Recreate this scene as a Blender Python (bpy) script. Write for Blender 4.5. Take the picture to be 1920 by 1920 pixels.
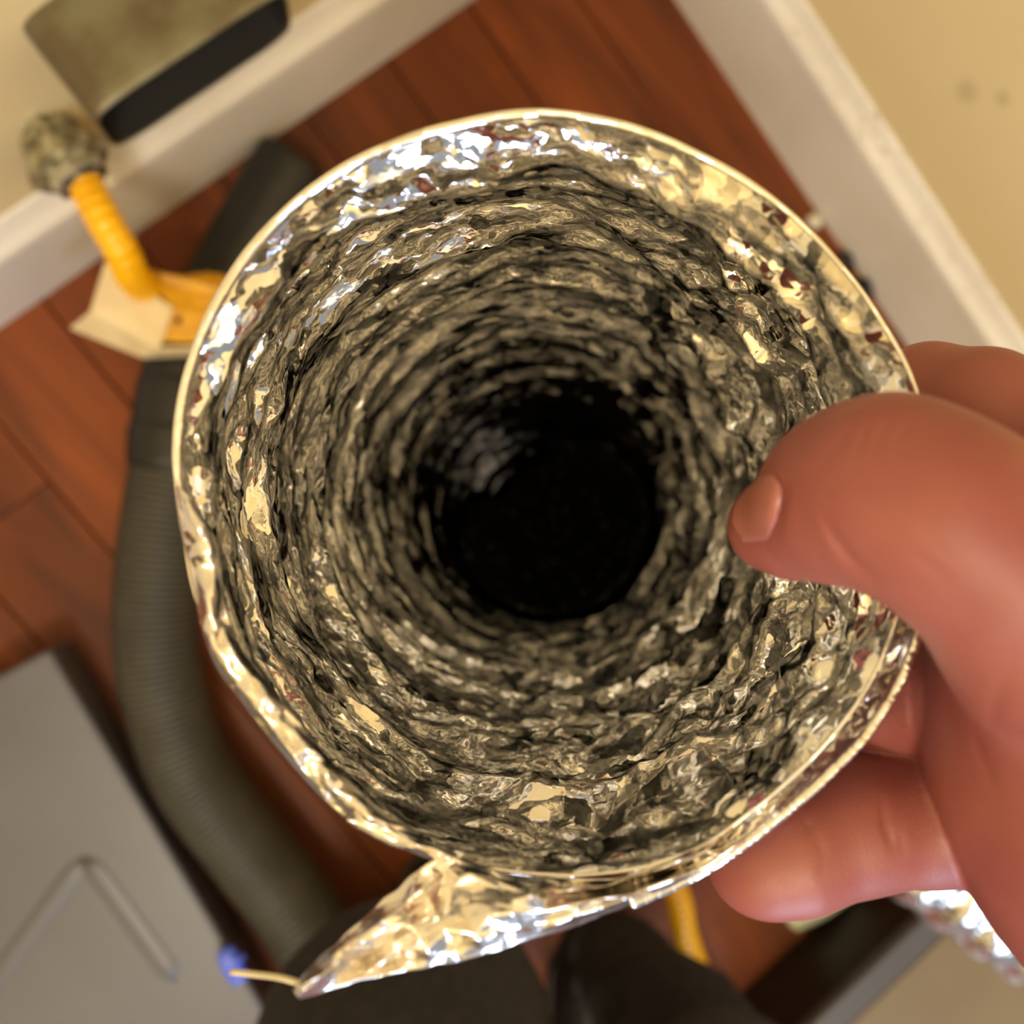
import bpy, bmesh, math, random
import numpy as np
from mathutils import Vector, Matrix

for _o in list(bpy.data.objects):
    bpy.data.objects.remove(_o)
SC = bpy.context.scene
COL = SC.collection

# ------------------------------------------------------------------ camera
IMG = 1920.0
F = 1600.0                     # focal length in pixels
H = 0.75                       # camera height above the floor
NADIR = (661.0, 922.6)
YAW = 0.65694
Y_BACK = 0.274                 # face of the baseboard on the back wall
X_RIGHT = 0.5065               # face of the baseboard on the right wall
T_BASE = 0.016

_n = np.array([(NADIR[0]-960)/F, -(NADIR[1]-960)/F, -1.0]); _n /= np.linalg.norm(_n)
_Z = -_n
_X = np.array([math.cos(YAW), math.sin(YAW), 0.0]); _X -= _Z*(_X@_Z); _X /= np.linalg.norm(_X)
BAS = np.array([_X, np.cross(_Z, _X), _Z])          # camera axes -> world
CAM = np.array([0.0, 0.0, H])


def P(px, py, d):
    """World point at depth d (m, along the lens axis) seen at pixel px, py."""
    px = np.asarray(px, float); py = np.asarray(py, float); d = np.asarray(d, float)
    c = np.stack([(px-960)/F*d, -(py-960)/F*d, -d*np.ones_like(px)], -1)
    return c @ BAS.T + CAM


def on_z(px, py, z=0.0):
    r = BAS @ np.array([(px-960)/F, -(py-960)/F, -1.0])
    return CAM + r*((H-z)/-r[2])


cam_data = bpy.data.cameras.new('camera')
cam = bpy.data.objects.new('camera', cam_data)
COL.objects.link(cam)
m = Matrix.Identity(4)
for i in range(3):
    for j in range(3):
        m[i][j] = BAS[i][j]
    m[i][3] = CAM[i]
cam.matrix_world = m
cam_data.sensor_width = 36.0
cam_data.sensor_fit = 'HORIZONTAL'
cam_data.lens = 36.0*F/IMG
cam_data.clip_start = 0.005
cam_data.dof.use_dof = True
cam_data.dof.focus_distance = 0.150
cam_data.dof.aperture_fstop = cam_data.lens/2.6     # 2.6 mm aperture
SC.camera = cam

# ------------------------------------------------------------------ light
SC.view_settings.view_transform = 'Standard'
SC.view_settings.look = 'None'
SC.view_settings.gamma = 1.0
SC.view_settings.use_curve_mapping = False
SC.view_settings.exposure = 0.0
SC.cycles.max_bounces = 12
SC.cycles.glossy_bounces = 11       # light has to find its way down a long mirror tube

world = bpy.data.worlds.new('world')
SC.world = world
world.use_nodes = True
bg = world.node_tree.nodes['Background']
bg.inputs[0].default_value = (0.92, 0.95, 1.0, 1)
bg.inputs[1].default_value = 0.36


def area(name, loc, target, size, power, color, shape='DISK'):
    l = bpy.data.lights.new(name, 'AREA')
    l.shape = shape
    l.size = size
    if shape == 'RECTANGLE':
        l.size_y = size*1.5
    l.energy = power
    l.color = color
    o = bpy.data.objects.new(name, l)
    COL.objects.link(o)
    o.location = loc
    o.rotation_euler = (Vector(target)-Vector(loc)).to_track_quat('-Z', 'Y').to_euler()
    return o


lamp = bpy.data.lights.new('room_lamp', 'POINT')
lamp.energy = 57.0
lamp.color = (1.0, 0.89, 0.69)
lamp.shadow_soft_size = 0.16
lo_ = bpy.data.objects.new('room_lamp', lamp)
COL.objects.link(lo_)
lo_.location = (-0.8, -0.7, 2.05)
area('cool_fill', (-0.9, -2.0, 1.1), (0.1, -0.1, 0.5), 0.7, 26.0, (0.66, 0.75, 1.0), 'RECTANGLE')  # added cool fill from an unseen source, for bluish light and foil contrast

# ------------------------------------------------------------------ helpers
rng = np.random.default_rng(7)
random.seed(7)


def lin(r, g, b):
    return tuple(((c/255/12.92) if c/255 <= 0.04045 else ((c/255+0.055)/1.055)**2.4) for c in (r, g, b))


def mat(name, col, rough=0.5, metal=0.0, col2=None, nscale=20.0, bump=0.0, bscale=200.0, spec=0.5, stretch=(1, 1, 1), lo=0.4, hi=0.6):
    mt = bpy.data.materials.new(name)
    mt.use_nodes = True
    nt = mt.node_tree
    b = nt.nodes['Principled BSDF']
    b.inputs['Base Color'].default_value = (*col, 1)
    b.inputs['Roughness'].default_value = rough
    b.inputs['Metallic'].default_value = metal
    b.inputs['Specular IOR Level'].default_value = spec
    tc = nt.nodes.new('ShaderNodeTexCoord')
    mp = nt.nodes.new('ShaderNodeMapping')
    mp.inputs['Scale'].default_value = stretch
    nt.links.new(tc.outputs['Object'], mp.inputs['Vector'])
    if col2 is not None:
        n = nt.nodes.new('ShaderNodeTexNoise')
        n.inputs['Scale'].default_value = nscale
        n.inputs['Detail'].default_value = 5
        nt.links.new(mp.outputs[0], n.inputs['Vector'])
        r = nt.nodes.new('ShaderNodeValToRGB')
        r.color_ramp.elements[0].position = lo
        r.color_ramp.elements[1].position = hi
        r.color_ramp.elements[0].color = (*col, 1)
        r.color_ramp.elements[1].color = (*col2, 1)
        nt.links.new(n.outputs[0], r.inputs[0])
        nt.links.new(r.outputs[0], b.inputs['Base Color'])
    if bump > 0:
        n2 = nt.nodes.new('ShaderNodeTexNoise')
        n2.inputs['Scale'].default_value = bscale
        n2.inputs['Detail'].default_value = 4
        nt.links.new(mp.outputs[0], n2.inputs['Vector'])
        bp = nt.nodes.new('ShaderNodeBump')
        bp.inputs['Strength'].default_value = bump
        bp.inputs['Distance'].default_value = 0.001
        nt.links.new(n2.outputs[0], bp.inputs['Height'])
        nt.links.new(bp.outputs[0], b.inputs['Normal'])
    return mt


def mesh_obj(name, verts, faces, material, parent=None, smooth=True, solid=0.0):
    me = bpy.data.meshes.new(name)
    verts = np.asarray(verts, float)
    if isinstance(faces, np.ndarray):
        k = faces.shape[1]
        me.vertices.add(len(verts)); me.vertices.foreach_set('co', verts.astype(np.float32).ravel())
        me.loops.add(faces.size); me.loops.foreach_set('vertex_index', faces.astype(np.int32).ravel())
        me.polygons.add(len(faces))
        me.polygons.foreach_set('loop_start', np.arange(0, faces.size, k, dtype=np.int32))
        me.update(calc_edges=True)
        me.validate()
    else:
        me.from_pydata([tuple(v) for v in verts], [], faces)
    me.polygons.foreach_set('use_smooth', [smooth]*len(me.polygons))
    me.materials.append(material)
    o = bpy.data.objects.new(name, me)
    COL.objects.link(o)
    if parent is not None:
        attach(o, parent)
    if solid > 0:
        md = o.modifiers.new('thickness', 'SOLIDIFY')
        md.thickness = solid
        md.offset = 0
    return o


def attach(o, parent):
    o.parent = parent
    top = parent
    while top is not None and top.parent is not None:
        top = top.parent
    o.matrix_parent_inverse = Matrix.Translation(-Vector(WLOC.get(parent.name, (0, 0, 0))))
    WLOC[o.name] = (0, 0, 0)


WLOC = {}


def tag(o, label, cat, group=None, kind=None):
    o['label'] = label
    o['category'] = cat
    if group:
        o['group'] = group
    if kind:
        o['kind'] = kind
    return o


def thing(name, label, cat, loc, group=None):
    o = bpy.data.objects.new(name, None)
    o.empty_display_size = 0.02
    COL.objects.link(o)
    o.location = tuple(loc)
    WLOC[o.name] = tuple(loc)
    return tag(o, label, cat, group)


def grid_faces(nu, nv, closed_v=False):
    i = np.arange(nu-1)[:, None]
    j = np.arange(nv if closed_v else nv-1)[None, :]
    j2 = (j+1) % nv
    return np.stack([i*nv+j, (i+1)*nv+j, (i+1)*nv+j2, i*nv+j2], -1).reshape(-1, 4)


def spline(pts, n):
    """Centripetal-ish Catmull-Rom through pts, n samples evenly spaced by length."""
    p = np.asarray(pts, float)
    p = np.vstack([2*p[0]-p[1], p, 2*p[-1]-p[-2]])
    out = []
    for k in range(1, len(p)-2):
        t = np.linspace(0, 1, 40, endpoint=False)[:, None]
        a, b, c, d = p[k-1], p[k], p[k+1], p[k+2]
        out.append(0.5*((2*b)+(-a+c)*t+(2*a-5*b+4*c-d)*t*t+(-a+3*b-3*c+d)*t**3))
    out = np.vstack(out+[p[-2][None]])
    L = np.concatenate([[0], np.cumsum(np.linalg.norm(np.diff(out, axis=0), axis=1))])
    s = np.linspace(0, L[-1], n) if np.isscalar(n) else np.asarray(n)*L[-1]
    return np.stack([np.interp(s, L, out[:, k]) for k in range(out.shape[1])], -1)


def frames(path, ref):
    T = np.gradient(path, axis=0)
    T /= np.linalg.norm(T, axis=1)[:, None]
    N = np.zeros_like(T)
    n = np.asarray(ref, float)
    for i in range(len(T)):
        n = n-T[i]*(n@T[i])
        n /= np.linalg.norm(n)
        N[i] = n
    return T, N, np.cross(T, N)


def sweep(path, radius, nseg=24, ref=(0, 0, 1), flat=(1.0, 1.0), cap=True):
    """Closed tube along path; radius scalar, per-point, or (points, nseg)."""
    path = np.asarray(path, float)
    n = len(path)
    T, N, B = frames(path, ref)
    a = np.linspace(0, 2*math.pi, nseg, endpoint=False)
    r = np.broadcast_to(np.asarray(radius, float).reshape(-1, 1) if np.ndim(radius) < 2 else radius, (n, nseg))
    v = path[:, None]+r[..., None]*(flat[0]*np.cos(a)[None, :, None]*N[:, None]+flat[1]*np.sin(a)[None, :, None]*B[:, None])
    v = v.reshape(-1, 3)
    f = [tuple(q) for q in grid_faces(n, nseg, True)]
    if cap:
        f.append(tuple(range(nseg)))
        f.append(tuple(reversed(range((n-1)*nseg, n*nseg))))
    return v, f


def box(x0, x1, y0, y1, z0, z1, bev=0.0):
    bm = bmesh.new()
    bmesh.ops.create_cube(bm, size=1)
    for v in bm.verts:
        v.co = Vector(((x0+x1)/2+v.co.x*(x1-x0), (y0+y1)/2+v.co.y*(y1-y0), (z0+z1)/2+v.co.z*(z1-z0)))
    if bev > 0:
        bmesh.ops.bevel(bm, geom=list(bm.edges), offset=bev, segments=3, affect='EDGES', profile=0.5)
    v = [tuple(q.co) for q in bm.verts]
    bm.verts.index_update()
    f = [tuple(q.index for q in p.verts) for p in bm.faces]
    bm.free()
    return v, f


def merge(*parts):
    V, Fs = [], []
    for v, f in parts:
        b = len(V)
        V.extend([tuple(q) for q in v])
        Fs.extend([tuple(int(i)+b for i in p) for p in f])
    return V, Fs


def lathe(axis_p, axis_d, prof, nseg=32, up=(0, 0, 1)):
    """prof: list of (distance along axis, radius)."""
    d = np.asarray(axis_d, float); d /= np.linalg.norm(d)
    u = np.asarray(up, float); u = u-d*(u@d); u /= np.linalg.norm(u)
    w = np.cross(d, u)
    a = np.linspace(0, 2*math.pi, nseg, endpoint=False)
    v = np.array([np.asarray(axis_p)+d*t+r*(np.cos(k)*u+np.sin(k)*w) for t, r in prof for k in a])
    f = [tuple(q) for q in grid_faces(len(prof), nseg, True)]
    f.append(tuple(range(nseg)))
    f.append(tuple(reversed(range((len(prof)-1)*nseg, len(prof)*nseg))))
    return v, f


# crumple noise: linear interpolation of random heights on a warped triangle lattice,
# which makes flat facets that meet in sharp creases; period in x is an integer
def facet(x, y, per, seed):
    r = np.random.default_rng(seed)
    ny = int(np.ceil(y.max()-y.min()))+6
    tab = r.random((ny, per))
    y = y-y.min()+1
    xs = x+0.0
    i = np.floor(xs).astype(int); j = np.floor(y).astype(int)
    fx, fy = xs-i, y-j
    g = lambda a, b: tab[np.clip(b, 0, ny-1), a % per]
    v00, v10, v01, v11 = g(i, j), g(i+1, j), g(i, j+1), g(i+1, j+1)
    flip = (r.random((ny, per)) > 0.5)[np.clip(j, 0, ny-1), i % per]
    t1 = np.where(fx > fy, v00+(v10-v00)*fx+(v11-v10)*fy, v00+(v01-v00)*fy+(v11-v01)*fx)
    t2 = np.where(fx+fy < 1, v00+(v10-v00)*fx+(v01-v00)*fy, v11+(v01-v11)*(1-fx)+(v10-v11)*(1-fy))
    return np.where(flip, t2, t1)-0.5


def smooth_noise(x, y, per, seed):
    r = np.random.default_rng(seed)
    ny = int(np.ceil(y.max()-y.min()))+6
    tab = r.random((ny, per))
    y = y-y.min()+1
    i = np.floor(x).astype(int); j = np.floor(y).astype(int)
    fx, fy = x-i, y-j
    fx = fx*fx*(3-2*fx); fy = fy*fy*(3-2*fy)
    g = lambda a, b: tab[np.clip(b, 0, ny-1), a % per]
    return (g(i, j)*(1-fx)+g(i+1, j)*fx)*(1-fy)+(g(i, j+1)*(1-fx)+g(i+1, j+1)*fx)*fy-0.5


def crumple(a, s, nx, cell_s, seed, warp=0.45):
    """a in [0,1) periodic, s in metres."""
    x = a*nx
    y = s/cell_s
    wx = smooth_noise(a*max(3, nx//2), y/2.0, max(3, nx//2), seed+1)*warp*2
    wy = smooth_noise(a*max(3, nx//2), y/2.0, max(3, nx//2), seed+2)*warp*2
    return facet(x+wx, y+wy, nx, seed)


# ------------------------------------------------------------------ materials
M = {}
M['wall'] = mat('wall_paint', lin(226, 208, 158), 0.75, col2=lin(220, 200, 150), nscale=3, bump=0.15, bscale=60)
_nt = M['wall'].node_tree
_b = _nt.nodes['Principled BSDF']
_src = _b.inputs['Base Color'].links[0].from_socket
for _pt, _r in ((P(1812, 172, 0.50), 0.012), (P(1880, 185, 0.50), 0.008), (P(1700, 560, 0.55), 0.007)):
    _d = (_pt-CAM); _pt = CAM+_d*((X_RIGHT+T_BASE)/_d[0])
    _tc = _nt.nodes.new('ShaderNodeTexCoord')
    _vd = _nt.nodes.new('ShaderNodeVectorMath'); _vd.operation = 'DISTANCE'
    _nt.links.new(_tc.outputs['Object'], _vd.inputs[0]); _vd.inputs[1].default_value = tuple(_pt)
    _mr = _nt.nodes.new('ShaderNodeMapRange')
    _mr.inputs['From Min'].default_value = _r*0.3; _mr.inputs['From Max'].default_value = _r
    _mr.inputs['To Min'].default_value = 0.30; _mr.inputs['To Max'].default_value = 0.0
    _nt.links.new(_vd.outputs['Value'], _mr.inputs['Value'])
    _mx = _nt.nodes.new('ShaderNodeMix'); _mx.data_type = 'RGBA'
    _nt.links.new(_mr.outputs[0], _mx.inputs[0]); _nt.links.new(_src, _mx.inputs[6]); _mx.inputs[7].default_value = (*lin(120, 104, 70), 1)
    _src = _mx.outputs[2]
_nt.links.new(_src, _b.inputs['Base Color'])
M['ceiling'] = mat('ceiling_paint', lin(238, 234, 224), 0.8)
M['base'] = mat('baseboard_paint', lin(226, 219, 206), 0.45, col2=lin(218, 210, 196), nscale=9, bump=0.05, bscale=80)


def foil(name, col, rough, sets):
    """Metal whose normal is tilted facet by facet: the fine creases of crumpled foil.
    sets: one or two (z stretch, [(cell size, tilt), ...]); the vertex attribute 'blocky' mixes two sets."""
    mt = bpy.data.materials.new(name)
    mt.use_nodes = True
    nt = mt.node_tree
    b = nt.nodes['Principled BSDF']
    b.inputs['Base Color'].default_value = (*col, 1)
    b.inputs['Metallic'].default_value = 1.0
    b.inputs['Roughness'].default_value = rough
    tc = nt.nodes.new('ShaderNodeTexCoord')
    nz = nt.nodes.new('ShaderNodeTexNoise')
    nz.inputs['Scale'].default_value = 240
    nz.inputs['Detail'].default_value = 2
    nt.links.new(tc.outputs['Object'], nz.inputs['Vector'])
    sc = nt.nodes.new('ShaderNodeVectorMath'); sc.operation = 'SCALE'
    sc.inputs['Scale'].default_value = 0.004
    nt.links.new(nz.outputs['Color'], sc.inputs[0])
    ad = nt.nodes.new('ShaderNodeVectorMath'); ad.operation = 'ADD'
    nt.links.new(tc.outputs['Object'], ad.inputs[0])
    nt.links.new(sc.outputs[0], ad.inputs[1])
    geo = nt.nodes.new('ShaderNodeNewGeometry')
    outs = []
    for zs, cells in sets:
        mp = nt.nodes.new('ShaderNodeMapping')
        mp.inputs['Scale'].default_value = (1, 1, zs)
        nt.links.new(ad.outputs[0], mp.inputs['Vector'])
        cur = geo.outputs['Normal']
        for size, tilt in cells:
            vo = nt.nodes.new('ShaderNodeTexVoronoi')
            vo.inputs['Scale'].default_value = 1.0/size
            nt.links.new(mp.outputs[0], vo.inputs['Vector'])
            sb = nt.nodes.new('ShaderNodeVectorMath'); sb.operation = 'SUBTRACT'
            nt.links.new(vo.outputs['Color'], sb.inputs[0])
            sb.inputs[1].default_value = (0.5, 0.5, 0.5)
            ml = nt.nodes.new('ShaderNodeVectorMath'); ml.operation = 'SCALE'
            if len(sets) == 2:
                ta = nt.nodes.new('ShaderNodeAttribute'); ta.attribute_name = 'crumpled'
                tm = nt.nodes.new('ShaderNodeMath'); tm.operation = 'MULTIPLY'
                tm.inputs[1].default_value = tilt*2.6
                nt.links.new(ta.outputs['Fac'], tm.inputs[0])
                nt.links.new(tm.outputs[0], ml.inputs['Scale'])
            ml.inputs['Scale'].default_value = tilt*2.6
            ab = nt.nodes.new('ShaderNodeVectorMath'); ab.operation = 'ABSOLUTE'
            nt.links.new(sb.outputs[0], ab.inputs[0])
            pw = nt.nodes.new('ShaderNodeVectorMath'); pw.operation = 'MULTIPLY'   # mostly gentle, a few steep facets
            nt.links.new(sb.outputs[0], pw.inputs[0]); nt.links.new(ab.outputs[0], pw.inputs[1])
            nt.links.new(pw.outputs[0], ml.inputs[0])
            a2 = nt.nodes.new('ShaderNodeVectorMath'); a2.operation = 'ADD'
            nt.links.new(cur, a2.inputs[0])
            nt.links.new(ml.outputs[0], a2.inputs[1])
            cur = a2.outputs[0]
        outs.append(cur)
    if len(outs) == 2:
        at = nt.nodes.new('ShaderNodeAttribute')
        at.attribute_name = 'blocky'
        mx = nt.nodes.new('ShaderNodeMix')
        mx.data_type = 'VECTOR'
        nt.links.new(at.outputs['Fac'], mx.inputs[0])
        nt.links.new(outs[0], mx.inputs[4])
        nt.links.new(outs[1], mx.inputs[5])
        cur = mx.outputs[1]
    nm = nt.nodes.new('ShaderNodeVectorMath'); nm.operation = 'NORMALIZE'
    nt.links.new(cur, nm.inputs[0])
    nt.links.new(nm.outputs[0], b.inputs['Normal'])
    return mt


M['foil'] = foil('aluminium_foil', (0.845, 0.835, 0.81), 0.11, [(4.5, [(0.0085, 0.70), (0.0034, 0.40), (0.0012, 0.10)]), (1.4, [(0.0066, 0.80), (0.0028, 0.40), (0.0010, 0.08)])])
M['foil_out'] = foil('aluminium_foil_edge', (0.93, 0.90, 0.86), 0.2, [(1.0, [(0.006, 0.3), (0.0018, 0.14)])])
M['foil_skin'] = foil('aluminium_foil_skin', (0.86, 0.84, 0.80), 0.2, [(1.0, [(0.006, 0.3), (0.0018, 0.14)])])
M['hose'] = mat('grey_vinyl', lin(60, 57, 47), 0.55, col2=lin(53, 50, 42), nscale=30)
M['black'] = mat('black_plastic', lin(20, 19, 16), 0.45, col2=lin(26, 24, 20), nscale=40)
M['yellow'] = mat('yellow_coating', lin(250, 188, 8), 0.35, col2=lin(244, 178, 4), nscale=40)
M['tagyellow'] = mat('yellow_card', lin(226, 168, 10), 0.5, col2=lin(208, 148, 8), nscale=60)
M['cream'] = mat('cream_card', lin(232, 214, 170), 0.6, col2=lin(222, 200, 156), nscale=40)
M['brass'] = mat('dull_metal', lin(176, 168, 136), 0.45, 0.45, col2=lin(118, 108, 76), nscale=90, bump=0.6, bscale=400)
M['nut'] = mat('pale_nickel', lin(190, 186, 164), 0.42, 0.4, col2=lin(166, 160, 134), nscale=60)
M['galv'] = mat('galvanised_steel', lin(128, 124, 98), 0.45, 0.55, col2=lin(104, 92, 70), nscale=26, bump=0.2, bscale=90)
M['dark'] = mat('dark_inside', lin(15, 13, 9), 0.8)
M['panel'] = mat('white_enamel', lin(88, 87, 93), 0.38, col2=lin(81, 80, 86), nscale=6)
M['box'] = mat('beige_enamel', lin(126, 112, 90), 0.4, col2=lin(118, 104, 84), nscale=6)
M['trouser'] = mat('charcoal_cloth', lin(36, 33, 36), 0.9, col2=lin(28, 26, 29), nscale=120, bump=0.4, bscale=900)
M['shoe'] = mat('black_leather', lin(22, 17, 15), 0.5, col2=lin(30, 24, 20), nscale=60, bump=0.2, bscale=300)
M['dust'] = mat('pale_dust', lin(214, 204, 180), 0.9)
M['blue'] = mat('glint_blue', lin(84, 104, 220), 0.3)  # painted colour of the bluish glint on the panel edge
M['wire'] = mat('pale_wire', lin(200, 192, 164), 0.4, 0.3)
M['depth_shade'] = mat('duct_shade', lin(34, 30, 22), 0.95, col2=lin(170, 164, 138), nscale=210, bump=0.5, bscale=900, lo=0.6, hi=0.66)  # dark base stands in for shade down the duct; pale specks are dust
M['scrap'] = mat('pale_tape', lin(196, 204, 176), 0.4, 0.3)


def wood():
    mt = mat('red_brown_wood', lin(150, 78, 40), 0.55, bump=0.05, bscale=300, spec=0.22)
    nt = mt.node_tree
    b = nt.nodes['Principled BSDF']
    tc = nt.nodes.new('ShaderNodeTexCoord')
    mp = nt.nodes.new('ShaderNodeMapping')
    mp.inputs['Scale'].default_value = (22, 3.2, 1)
    inf = nt.nodes.new('ShaderNodeObjectInfo')
    ad = nt.nodes.new('ShaderNodeVectorMath')
    ad.operation = 'ADD'
    sc = nt.nodes.new('ShaderNodeVectorMath')
    sc.operation = 'SCALE'
    sc.inputs['Scale'].default_value = 0.7
    nt.links.new(inf.outputs['Location'], sc.inputs[0])
    nt.links.new(tc.outputs['Object'], ad.inputs[0])
    nt.links.new(sc.outputs[0], ad.inputs[1])
    nt.links.new(ad.outputs[0], mp.inputs['Vector'])
    n = nt.nodes.new('ShaderNodeTexNoise')
    n.inputs['Scale'].default_value = 1.0
    n.inputs['Detail'].default_value = 6
    n.inputs['Distortion'].default_value = 0.6
    nt.links.new(mp.outputs[0], n.inputs['Vector'])
    r = nt.nodes.new('ShaderNodeValToRGB')
    e = r.color_ramp.elements
    e[0].position = 0.3; e[0].color = (*lin(76, 42, 24), 1)
    e[1].position = 0.72; e[1].color = (*lin(138, 72, 34), 1)
    x = e.new(0.5); x.color = (*lin(108, 56, 29), 1)
    nt.links.new(n.outputs[0], r.inputs[0])
    hs = nt.nodes.new('ShaderNodeHueSaturation')
    mr = nt.nodes.new('ShaderNodeMapRange')
    mr.inputs['To Min'].default_value = 0.78
    mr.inputs['To Max'].default_value = 1.15
    nt.links.new(inf.outputs['Random'], mr.inputs['Value'])
    nt.links.new(mr.outputs[0], hs.inputs['Value'])
    nt.links.new(r.outputs[0], hs.inputs['Color'])
    nt.links.new(hs.outputs[0], b.inputs['Base Color'])
    return mt


M['wood'] = wood()


def skin():
    mt = mat('skin', lin(147, 84, 77), 0.46, col2=lin(135, 70, 67), nscale=60, bump=0.12, bscale=2600, lo=0.35, hi=0.65)
    b = mt.node_tree.nodes['Principled BSDF']
    b.inputs['Subsurface Weight'].default_value = 0.15
    b.inputs['Subsurface Radius'].default_value = (0.004, 0.0016, 0.0009)
    b.inputs['Subsurface Scale'].default_value = 1.0
    return mt


M['skin'] = skin()
M['nail'] = mat('nail', lin(160, 98, 90), 0.3, col2=lin(150, 90, 82), nscale=80)

# ------------------------------------------------------------------ the room
X_W, Y_W = X_RIGHT+T_BASE, Y_BACK+T_BASE
o = mesh_obj('wall_back', *box(-1.6, X_W+0.1, Y_W, Y_W+0.1, 0, 2.4), M['wall'], smooth=False); o['kind'] = 'structure'
o = mesh_obj('wall_right', *box(X_W, X_W+0.1, -1.6, Y_W, 0, 2.4), M['wall'], smooth=False); o['kind'] = 'structure'
floor = mesh_obj('floor', *box(-1.6, X_W+0.1, -1.6, Y_W+0.1, -0.06, -0.012), M['dark'], smooth=False); floor['kind'] = 'structure'

o = mesh_obj('wall_left', *box(-1.7, -1.6, -1.6, Y_W+0.1, 0, 2.4), M['wall'], smooth=False); o['kind'] = 'structure'
o = mesh_obj('ceiling', *box(-1.6, X_W+0.1, -1.6, Y_W+0.1, 2.4, 2.46), M['ceiling'], smooth=False); o['kind'] = 'structure'

PW, PL = 0.088, 0.62
pm = None
ci = 0
x = X_RIGHT+0.012-PW/2
while x > -1.1:
    off = [0.0, 0.27, 0.46, 0.13, 0.38][ci % 5]
    y = Y_BACK+0.012-off-PL/2+0.62
    while y > -1.3:
        y1, y0 = min(y+PL/2, Y_BACK+0.012), y-PL/2
        if y1-y0 > 0.05:
            if y1 < y+PL/2-1e-6:
                q = mesh_obj('plank', *box(-PW/2+0.0008, PW/2-0.0008, -(y1-y0)/2, (y1-y0)/2-0.0, -0.012, 0.0, 0.001), M['wood'], smooth=False)
            else:
                if pm is None:
                    q = mesh_obj('plank', *box(-PW/2+0.0008, PW/2-0.0008, -PL/2+0.0008, PL/2-0.0008, -0.012, 0.0, 0.001), M['wood'], smooth=False)
                    pm = q.data
                else:
                    q = bpy.data.objects.new('plank', pm); COL.objects.link(q)
            q.location = (x, (y0+y1)/2, 0)
            q.parent = floor
        y -= PL
    x -= PW
    ci += 1


def baseboard(name, along, a0, a1):
    # section: (out from wall plane, height)
    t = T_BASE
    prof = [(t, 0.0), (t, 0.094), (t-0.0012, 0.0975), (t-0.004, 0.1), (t-0.008, 0.104), (t-0.0115, 0.110), (t-0.0135, 0.114), (0.0, 0.1155), (0.0, 0.0)]
    v, f = [], []
    n = len(prof)
    for a in (a0, a1):
        for u, z in prof:
            v.append((a, Y_W-u, z) if along == 'x' else (X_W-u, a, z))
    for i in range(n):
        f.append((i, (i+1) % n, n+(i+1) % n, n+i))
    f.append(tuple(range(n))); f.append(tuple(range(n, 2*n)))
    o = mesh_obj(name, v, f, M['base'], smooth=False)
    o['kind'] = 'structure'
    return o


bb = baseboard('baseboard_back', 'x', -1.6, X_W-T_BASE)
br = baseboard('baseboard_right', 'y', -1.6, Y_W)


def lump(c, r, seed, sub=1, flat=0.6):
    bm = bmesh.new()
    bmesh.ops.create_icosphere(bm, subdivisions=sub, radius=1)
    rr = random.Random(seed)
    for v in bm.verts:
        k = rr.uniform(0.7, 1.25)
        v.co = Vector((c[0]+v.co.x*r*k, c[1]+v.co.y*r*k*rr.uniform(0.9, 1.1), c[2]+v.co.z*r*k*flat))
    bm.verts.index_update()
    res = [tuple(v.co) for v in bm.verts], [tuple(q.index for q in p.verts) for p in bm.faces]
    bm.free()
    return res


# crumbs of dust along the ledge of the right baseboard
ds = []
for k in range(70):
    y = random.uniform(-0.22, 0.08)
    u = random.uniform(0.001, 0.013)
    z = 0.1155 if u < 0.0025 else 0.1+(T_BASE-0.004-u)*1.25
    ds.append(lump((X_W-u, y, min(z, 0.1155)+0.0004), random.uniform(0.0008, 0.0026), k))
o = mesh_obj('dust', *merge(*ds), M['dust'], br, smooth=False)
o['kind'] = 'stuff'

# ------------------------------------------------------------------ vent stub on the back wall
c = P(372, 135, 0.47)
vent = thing('vent_stub', 'flattened grey-green metal vent stub with a dark open mouth above the left baseboard', 'vent', (c[0], Y_W, c[2]-0.0235))


def oval(y, hw, hh, n=64, p=6.0):
    a = np.linspace(0, 2*math.pi, n, endpoint=False)
    cx = np.sign(np.cos(a))*np.abs(np.cos(a))**(2/p)*hw
    cz = np.sign(np.sin(a))*np.abs(np.sin(a))**(2/p)*hh
    return np.stack([c[0]+cx, np.full(n, y), c[2]+cz], -1)


def loft(rings, cap0=False, cap1=False):
    n = len(rings[0])
    v = np.vstack(rings)
    f = [tuple(q) for q in grid_faces(len(rings), n, True)]
    if cap0: f.append(tuple(range(n)))
    if cap1: f.append(tuple(reversed(range((len(rings)-1)*n, len(rings)*n))))
    return v, f


HW, HH = 0.062, 0.0235
ym = c[1]
mesh_obj('duct_body', *loft([oval(Y_W, HW, HH), oval(Y_W-0.004, HW, HH), oval(ym+0.012, HW, HH), oval(ym+0.010, HW+0.0004, HH+0.0004),
                             oval(ym+0.006, HW+0.0004, HH+0.0004), oval(ym+0.004, HW, HH), oval(ym, HW, HH), oval(ym, HW-0.0012, HH-0.0012),
                             oval(ym+0.004, HW-0.0014, HH-0.0014)]), M['galv'], vent)
mesh_obj('dark_mouth', *loft([oval(ym+0.0005, HW-0.0015, HH-0.0015), oval(Y_W-0.006, HW-0.003, HH-0.003), oval(Y_W-0.005, 0.002, 0.001)]), M['dark'], vent)

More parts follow.
